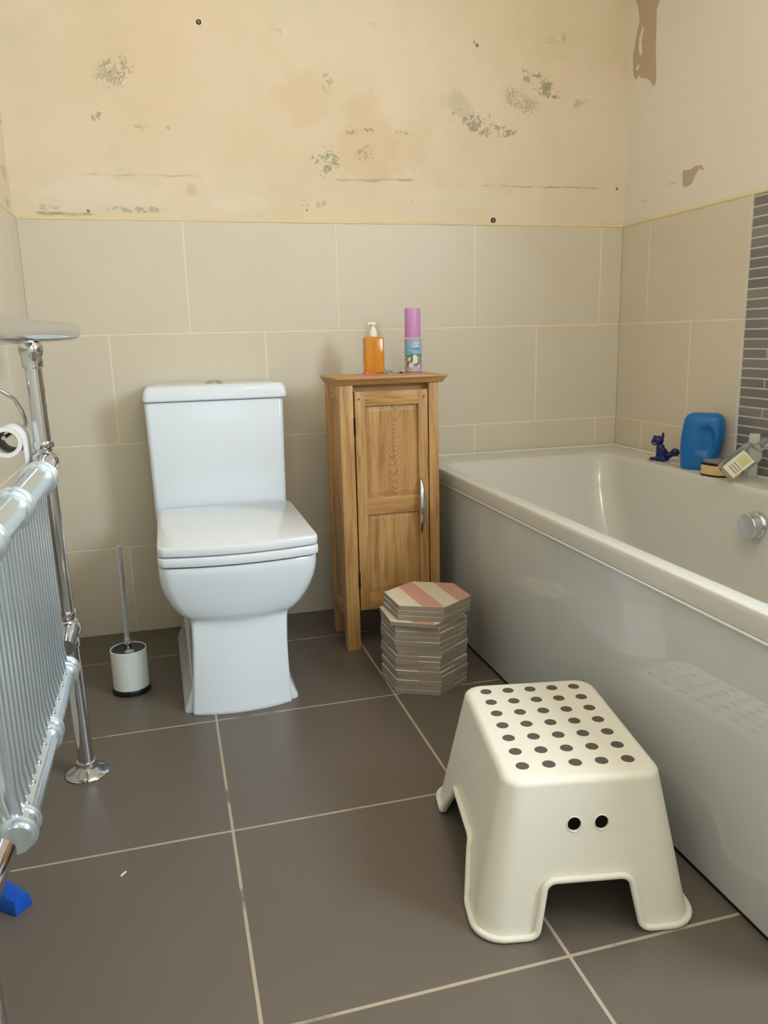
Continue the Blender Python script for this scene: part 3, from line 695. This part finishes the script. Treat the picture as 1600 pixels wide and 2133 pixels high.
def hex_mesh(flip):
    bm = bmesh.new(); P = hexpts(S6); P2 = hexpts(S6-.0012); P3 = hexpts(S6-.0015)
    loft(bm, [[(x, y, 0) for x, y in P2], [(x, y, .001) for x, y in P], [(x, y, THK-.0017) for x, y in P]], True, True, 2)
    # glaze coat, split in four stripes running parallel to one pair of edges
    nx, ny = math.cos(PI/6+PI/3*flip), math.sin(PI/6+PI/3*flip); H_ = S6*math.sqrt(3)/2+.001
    for b in range(4):
        lo, hi = -H_+b*H_/2, -H_+(b+1)*H_/2; pl = clip(P, nx, ny, lo, hi); pt = clip(P2, nx, ny, lo, hi)
        if len(pl) != len(pt) or len(pl) < 3: continue
        loft(bm, [[(x, y, THK-.0017) for x, y in pl], [(x, y, THK-.0010) for x, y in pl], [(x, y, THK-.0002) for x, y in pt]], False, True, 0 if b % 2 else 1)
    me = bpy.data.meshes.new('hexagonal_tile'); bmesh.ops.recalc_face_normals(bm, faces=bm.faces); bm.to_mesh(me); bm.free()
    for m in (M_CREAMG, M_PINKG, M_BISC): me.materials.append(m)
    return me
rnd = random.Random(3)
offs = {17: (.013, .004, 0), 16: (.011, .004, -.5), 15: (.009, .003, .5), 14: (-.006, -.004, -4.5), 13: (.0, .001, 0), 8: (.003, .001, 1.5), 3: (.002, -.001, 0)}
m_top = hex_mesh(0)
for k in range(N):
    # top stripe direction must run from back left to front right
    o = bpy.data.objects.new('hexagonal_tile', m_top); COL.objects.link(o)
    dx, dy, dr = offs.get(k, (rnd.uniform(-.002, .002), rnd.uniform(-.002, .002), rnd.uniform(-1.2, 1.2)))
    o.location = (hc.x+dx, hc.y+dy, THK*k); o.rotation_euler.z = ang0+math.radians(dr)+math.radians(180 if k == N-1 else 60*rnd.choice((0, 3, 0, 3, 1, 5)))
    nm = ORD[N-1-k]
    if k == N-1: lab = 'pink and cream striped hexagonal tile lying on top of the tile stack'
    elif k == 0: lab = 'lowest hexagonal tile of the stack, resting on the floor'
    elif k == 14: lab = 'slightly turned fourth hexagonal tile from the top, sticking out of the stack'
    else: lab = nm+' hexagonal tile from the top of the stack by the bath panel'
    tag(o, lab, 'tile', 'stacked hexagonal tiles')

# ------------------------------------------------------------------ step stool
ST = thing('step_stool', (.9885, -1.421, 0), 'white plastic step stool with dotted top standing on the floor against the bath', 'stool', math.radians(-10.5))
HT = .25
def half(z):
    u = 1-z/HT; return .127+.049*u, .176+.042*u
def shell_pt(s, z):
    """s in 0..1 around the outline (counter-clockwise from the middle of the right side) at height z"""
    hx, hy = half(z); r = .032+.012*(1-z/HT)
    segs = [('l', (hx, 0), (hx, hy-r)), ('a', (hx-r, hy-r), 0), ('l', (hx-r, hy), (-hx+r, hy)), ('a', (-hx+r, hy-r), 90), ('l', (-hx, hy-r), (-hx, -hy+r)), ('a', (-hx+r, -hy+r), 180), ('l', (-hx+r, -hy), (hx-r, -hy)), ('a', (hx-r, -hy+r), 270), ('l', (hx, -hy+r), (hx, 0))]
    # fixed share of the outline for every segment so that columns run straight up
    wts = [.12, .05, .16, .05, .24, .05, .16, .05, .12]
    s = s % 1; acc = 0
    for (kind, a, b), wt in zip(segs, wts):
        if s <= acc+wt+1e-9:
            u = (s-acc)/wt
            if kind == 'l': return (a[0]+(b[0]-a[0])*u, a[1]+(b[1]-a[1])*u)
            an = math.radians(b+90*u); return (a[0]+r*math.cos(an), a[1]+r*math.sin(an))
        acc += wt
    return (hx, 0)
# bottom edge path: list of (s, z)
def arch(sc, sb, st, h, rc=.018):
    """arch centred at sc, half-width sb on the floor and st at the top, height h, rounded upper and lower corners"""
    side = []
    for k in range(7): a = PI/2*k/6; side.append((sb+.010-.010*math.sin(a), .012*(1-math.cos(a))))
    for k in range(1, 8): u = k/8; side.append((sb+(st-sb)*u, .012+(h-.012-.016)*u))
    for k in range(7): a = PI/2*k/6; side.append((st-.012*(1-math.cos(a)), h-.016+.016*math.sin(a)))
    left = [(sc-a, z) for a, z in side]; right = [(sc+a, z) for a, z in side][::-1]
    mid = [(sc-(st-.012)+(2*(st-.012))*k/14, h) for k in range(1, 14)]
    return left+mid+right
path = []
A_back = arch(.12+.05+.08, .051, .047, .088); A_left = arch(.12+.05+.16+.05+.12, .086, .060, .085); A_front = arch(.12+.05+.16+.05+.24+.05+.08, .051, .047, .087)
A_rt = arch(1.0, .086, .060, .085)
half2 = [(s-1, z) for s, z in A_rt if s >= 1-1e-9]; half1 = [(s, z) for s, z in A_rt if s < 1-1e-9]
def leg(s0, s1, n=12): return [(s0+(s1-s0)*k/n, 0.0) for k in range(1, n)]
seq = half2
for a in (A_back, A_left, A_front, half1):
    seq = seq+leg(seq[-1][0], a[0][0])+a
NCOL = len(seq)
bm = bmesh.new(); rows = []
NR = 26
for j in range(NR+1):
    row = []
    for s, zb in seq:
        z = zb+(HT-.013-zb)*j/NR
        x, y = shell_pt(s, z); row.append((x, y, z))
    rows.append(row)
# rounded shoulder to the top
for k in range(1, 8):
    a = PI/2*k/7; row = []
    for s, zb in seq:
        x, y = shell_pt(s, HT-.013); d = .013*(1-math.cos(a)); f = 1-d/.127; g = 1-d/.176
        row.append((x*f, y*g, HT-.013+.013*math.sin(a)))
    rows.append(row)
loft(bm, rows, cap0=False, cap1=True)
bmesh.ops.recalc_face_normals(bm, faces=bm.faces)
me = bpy.data.meshes.new('seat_shell'); bm.to_mesh(me); bm.free()
sh = link('stool_body', me, M_STOOL, ST, local=True)
so = sh.modifiers.new('s', 'SOLIDIFY'); so.thickness = .0035; so.offset = -1
cut_bm = bmesh.new()
for x in (-.0215, .0225): lathe(cut_bm, (x+.002, -.15, .177), [(.0112, 0), (.0112, .08)], 28, (0, -1, 0))
cme = bpy.data.meshes.new('cut'); cut_bm.to_mesh(cme); cut_bm.free(); cut = bpy.data.objects.new('cut', cme); COL.objects.link(cut)
cut.parent = ST
bo_ = sh.modifiers.new('b', 'BOOLEAN'); bo_.object = cut; bo_.operation = 'DIFFERENCE'; bo_.solver = 'EXACT'
bpy.context.view_layer.update(); apply_mods(sh); bpy.data.objects.remove(cut)
for p in sh.data.polygons: p.use_smooth = True
sh.data.set_sharp_from_angle(angle=math.radians(50))
# thick rolled rim that follows the feet and arches
bm = bmesh.new(); rim = []
for s, z in seq:
    x, y = shell_pt(s, z); l = math.hypot(x, y); hx, hy = half(z)
    # push outward along the outline normal
    x2, y2 = shell_pt(s+.002, z); x1, y1 = shell_pt(s-.002, z); tx, ty = x2-x1, y2-y1; tl = math.hypot(tx, ty); nx, ny = ty/tl, -tx/tl
    rim.append((x+nx*.0025, y+ny*.0025, max(z, 0)+.0058))
tube(bm, rim, .0055, 12, closed=True)
obj('rolled_rim', bm, M_STOOL, ST, local=True, smooth=70)
bm = bmesh.new(); r_ = .0112
lathe(bm, (0, 0, -.0005), [(.0108, 0), (.0108, .0008), (.0102, .0014), (.004, .0015)], 24); dme = bpy.data.meshes.new('grip_dot'); bm.to_mesh(dme); bm.free(); dme.materials.append(M_GRIP)
for p in dme.polygons: p.use_smooth = False
for i in range(5):
    for j in range(7):
        d = bpy.data.objects.new('grip_dot', dme); COL.objects.link(d); d.parent = ST
        d.location = (-.0885+.0435*i, -.1325+.0455*j, HT)
for i, x in enumerate((-.0215, .0225)):
    bm = bmesh.new(); ring = []
    for k in range(32):
        a = 2*PI*k/32; xx = x+.002+.0118*math.cos(a); zz = .177+.0118*math.sin(a); yy = -half(zz)[1]-.0003; ring.append((xx, yy, zz))
    tube(bm, ring, .0011, 8, closed=True); obj('hole_rim', bm, M_STOOL, ST, local=True, smooth=70)

# ------------------------------------------------------------------ toilet brush
TB = thing('toilet_brush', (.2205, -.462, 0), 'toilet brush with slim chrome handle in a white holder standing left of the toilet', 'toilet brush')
bm = bmesh.new(); lathe(bm, (0, 0, 0), [(.049, 0), (.051, .002), (.051, .012), (.049, .015)], 48); obj('base_ring', bm, M_BLACK, TB, local=True, smooth=40)
bm = bmesh.new(); lathe(bm, (0, 0, .014), [(.0475, 0), (.0475, .108), (.046, .109), (.0445, .108), (.0445, .095)], 48, cap1=False); obj('holder', bm, M_HOLDER, TB, local=True, smooth=40)
bm = bmesh.new(); lathe(bm, (0, 0, .110), [(.0445, 0), (.0445, .010), (.040, .012), (.030, .009), (.012, .009), (.010, .011)], 48); obj('black_lid', bm, plain('black_lid_plastic', (14, 14, 30), .25), TB, local=True, smooth=40)
bm = bmesh.new(); tube(bm, [(0, 0, .118), (0, 0, .150), (.0, 0, .151), (.001, 0, .28), (.003, 0, .408), (.003, 0, .410)], [.0085, .0085, .0070, .0070, .0070, .004], 20); obj('handle', bm, M_CHROME, TB, local=True, smooth=45)
bm = bmesh.new(); lathe(bm, (.004, -.022, .1195), [(.013, 0), (.011, .003), (.003, .0035)], 20); obj('lid_tab', bm, plain('pale_grey_tab', (170, 170, 176), .3), TB, local=True, smooth=45)

# ------------------------------------------------------------------ towel rail radiator
TR = thing('towel_rail_radiator', (.14, -1.3, 0), 'tall chrome towel rail radiator with ball joints standing along the left wall', 'towel radiator')
PX0, PX1, PY = .140, .126, -.88
YN = -1.78
def post(y):
    bm = bmesh.new(); tube(bm, [(PX0, y, .008), (PX1, y, .93)], .0165, 28); p = obj('post', bm, M_CHROME, TR, smooth=50)
    bm = bmesh.new(); lathe(bm, (PX0, y, 0), [(.046, 0), (.047, .003), (.045, .006), (.036, .010), (.024, .017), (.0215, .024), (.0215, .030), (.018, .032)], 40); obj('floor_flange', bm, M_CHROME, p, smooth=40)
    bm = bmesh.new(); lathe(bm, (PX1+.0005, y, .884), [(.018, 0), (.020, .002), (.020, .022), (.022, .026), (.024, .042), (.020, .05)], 32); obj('top_collar', bm, M_CHROME, p, smooth=40)
    return p
p1 = post(PY); p2 = post(YN)
def at(z): return PX0+(PX1-PX0)*z/.93
for z, nm in ((.340, 'ball_joint'), (.700, 'ball_joint')):
    for y, s in ((PY, -1), (YN, 1)):
        bm = bmesh.new(); ellipsoid(bm, (at(z), y, z), (.027, .027, .027), 28)
        lathe(bm, (at(z), y, z-.040), [(.0195, 0), (.0205, .003), (.0205, .012), (.018, .016)], 28); lathe(bm, (at(z), y, z+.024), [(.018, 0), (.0205, .004), (.0205, .013), (.0195, .016)], 28)
        lathe(bm, (at(z)+.002, y+s*.020, z), [(.018, 0), (.019, .006), (.017, .010), (.0165, .10)], 28, (.05, s, 0))
        obj(nm, bm, M_CHROME, TR, smooth=45)
HXL, HXU = .152, .152
Y_A, Y_B = -1.06, -1.62
for hx, z, r in ((.149, .700, .0245), (.150, .325, .0185)):
    bm = bmesh.new(); tube(bm, [(hx, Y_A, z), (hx, Y_B, z)], r, 32); hd = obj('header_pipe', bm, M_CHROME_REFL, TR, smooth=50)
    for yc in ((-1.115, -1.38, -1.59) if z > .5 else (-1.08, -1.335, -1.59)):
        bm = bmesh.new(); R_ = r+.0055
        for dy in (-.017, .011): lathe(bm, (hx, yc+dy, z), [(R_-.005, -.001), (R_, .0015), (R_, .005), (R_-.005, .0075)], 36, (0, 1, 0))
        lathe(bm, (hx, yc-.012, z), [(r+.002, 0), (r+.002, .026)], 36, (0, 1, 0))
        obj('joint_ring', bm, M_CHROME_REFL, hd, smooth=40)
bm = bmesh.new()
# radiator columns between the headers
def column(yc):
    bm = bmesh.new()
    for dx, rr in ((-.013, .0118), (-.034, .0118), (-.055, .0118)):
        tube(bm, [(HXU+dx*.6, yc, .690), (HXU+dx, yc, .655), (HXU+dx, yc, .375), (HXL+dx*.5, yc, .335)], [rr, rr*1.13, rr*1.13, rr], 18)
    return bm
ys_ = [-1.083-.0268*k for k in range(20)]
for yc in ys_: obj('column', column(yc), M_CHROME_REFL, TR, smooth=60)
# small chrome dots added for the bright column bottoms on the lower header
for yc in ys_[::2]:
    bm = bmesh.new(); ellipsoid(bm, (HXL+.004, yc, .343), (.0035, .0035, .0035), 12); obj('column_dot', bm, M_CHROME, TR, smooth=60)
# hanging bar along the top
bm = bmesh.new(); tp = []
bar = [(.181, -.655), (.1555, -.770), (.128, -.885), (.112, -.98), (.110, -1.10), (.110, -1.9)]
tp = [(x, y, .9565-.002*min(3, i_)/3) for i_, (x, y) in enumerate(bar)]
rr = [.0200, .0212, .0230, .0240, .0250, .0250]
e0 = Vector(tp[0]); d0 = (e0-Vector(tp[1])).normalized(); cap = []
for k in range(1, 8):
    a = PI/2*k/7; cap.append((tuple(e0+d0*.016*math.sin(a)), max(.0003, .0200*math.cos(a))))
tp = [c[0] for c in cap][::-1]+tp; rr = [c[1] for c in cap][::-1]+rr
tube(bm, tp, rr, 32); obj('top_rail', bm, M_CHROME, TR, smooth=50)

# ------------------------------------------------------------------ toilet roll and holder
RC = Vector((.069, -.93, .746))
RH = thing('toilet_roll_holder', (.0, -.88, .83), 'curved chrome toilet roll holder fixed to the left wall above the roll', 'toilet roll holder')
bm = bmesh.new(); lathe(bm, (.0, -.88, .845), [(.024, 0), (.024, .004), (.018, .009), (.010, .011), (.009, .022)], 32, (1, 0, 0)); obj('wall_rosette', bm, M_CHROME, RH, smooth=45)
bm = bmesh.new(); pts = [(.018, -.88, .845), (.040, -.88, .845), (.062, -.872, .842), (.082, -.86, .825), (.092, -.85, .800), (.095, -.836, .775), (.086, -.826, .758), (.071, -.822, .7575)]
tube(bm, pts, .0042, 14); obj('curved_arm', bm, M_CHROME, RH, smooth=60)
bm = bmesh.new(); tube(bm, [(.070, -.820, .7575), (.069, -.945, .7565)], .0040, 14); obj('roll_bar', bm, M_CHROME, RH, smooth=60)
TRL = thing('toilet_roll', tuple(RC), 'nearly used up white toilet roll hanging on the chrome holder by the left wall', 'toilet roll')
bm = bmesh.new(); ro, ri = .0295, .0215
ls = [circle((0, y, 0), r, 48, (0, 1, 0)) for r, y in ((ri, 0), (ro, 0), (ro, .10), (ri, .10))]; ls.append(ls[0]); loft(bm, ls, False, False)
obj('paper_roll', bm, M_PAPER, TRL, local=True, smooth=40)
bm = bmesh.new(); ls = [circle((0, y, 0), r, 48, (0, 1, 0)) for r, y in ((ri-.001, .0005), (ri, .0005), (ri, .0995), (ri-.001, .0995))]; ls.append(ls[0]); loft(bm, ls, False, False)
obj('cardboard_core', bm, M_CARD, TRL, local=True, smooth=40)
bm = bmesh.new(); prof = [(ro*math.cos(a), ro*math.sin(a)) for a in [PI/2*(1-k/8) for k in range(9)]]+[(ro+.0008, -.02), (ro+.001, -.05), (ro, -.075)]
v0 = [bm.verts.new((x*1.015, .0, z*1.015)) for x, z in prof]; v1 = [bm.verts.new((x*1.015, .10, z*1.015)) for x, z in prof]
v2 = [bm.verts.new((x*1.035, .0, z*1.035)) for x, z in prof]; v3 = [bm.verts.new((x*1.035, .10, z*1.035)) for x, z in prof]
for a, b in ((v0, v1), (v3, v2), (v2, v0), (v1, v3)):
    for i in range(len(prof)-1): bm.faces.new((a[i], b[i], b[i+1], a[i+1]))
for i in (0, -1): bm.faces.new((v0[i], v1[i], v3[i], v2[i]))
obj('loose_sheet', bm, M_PAPER, TRL, local=True, smooth=50)

# ------------------------------------------------------------------ blue plastic wedge on the floor
bm = bmesh.new()
ls = [[(-.045, -.018, 0), (.022, -.018, 0), (.022, .018, 0), (-.045, .018, 0)], [(-.045, -.014, .040), (.018, -.014, .024), (.018, .014, .024), (-.045, .014, .040)]]
loft(bm, ls); bx_ = obj('door_wedge', bm, M_BLUEBOX, bevel=.002); bx_.location = (.058, -1.295, .0002); bx_.rotation_euler.z = math.radians(-38)
tag(bx_, 'bright blue plastic wedge lying on the floor beneath the towel rail', 'wedge')
# scrap of grit on the floor in front of the rail
bm = bmesh.new(); ls = [[(-.008, -.002, 0), (.008, -.001, 0), (.007, .002, 0), (-.006, .002, 0)], [(-.007, -.0015, .0015), (.007, -.0005, .0012), (.006, .0015, .0012), (-.005, .0015, .0015)]]
loft(bm, ls); gr = obj('plaster_crumb', bm, M_PUMP); gr.location = (.232, -1.262, .0002); gr.rotation_euler.z = math.radians(50); tag(gr, 'tiny white plaster crumb on the dark floor tile by the towel rail', 'crumb')
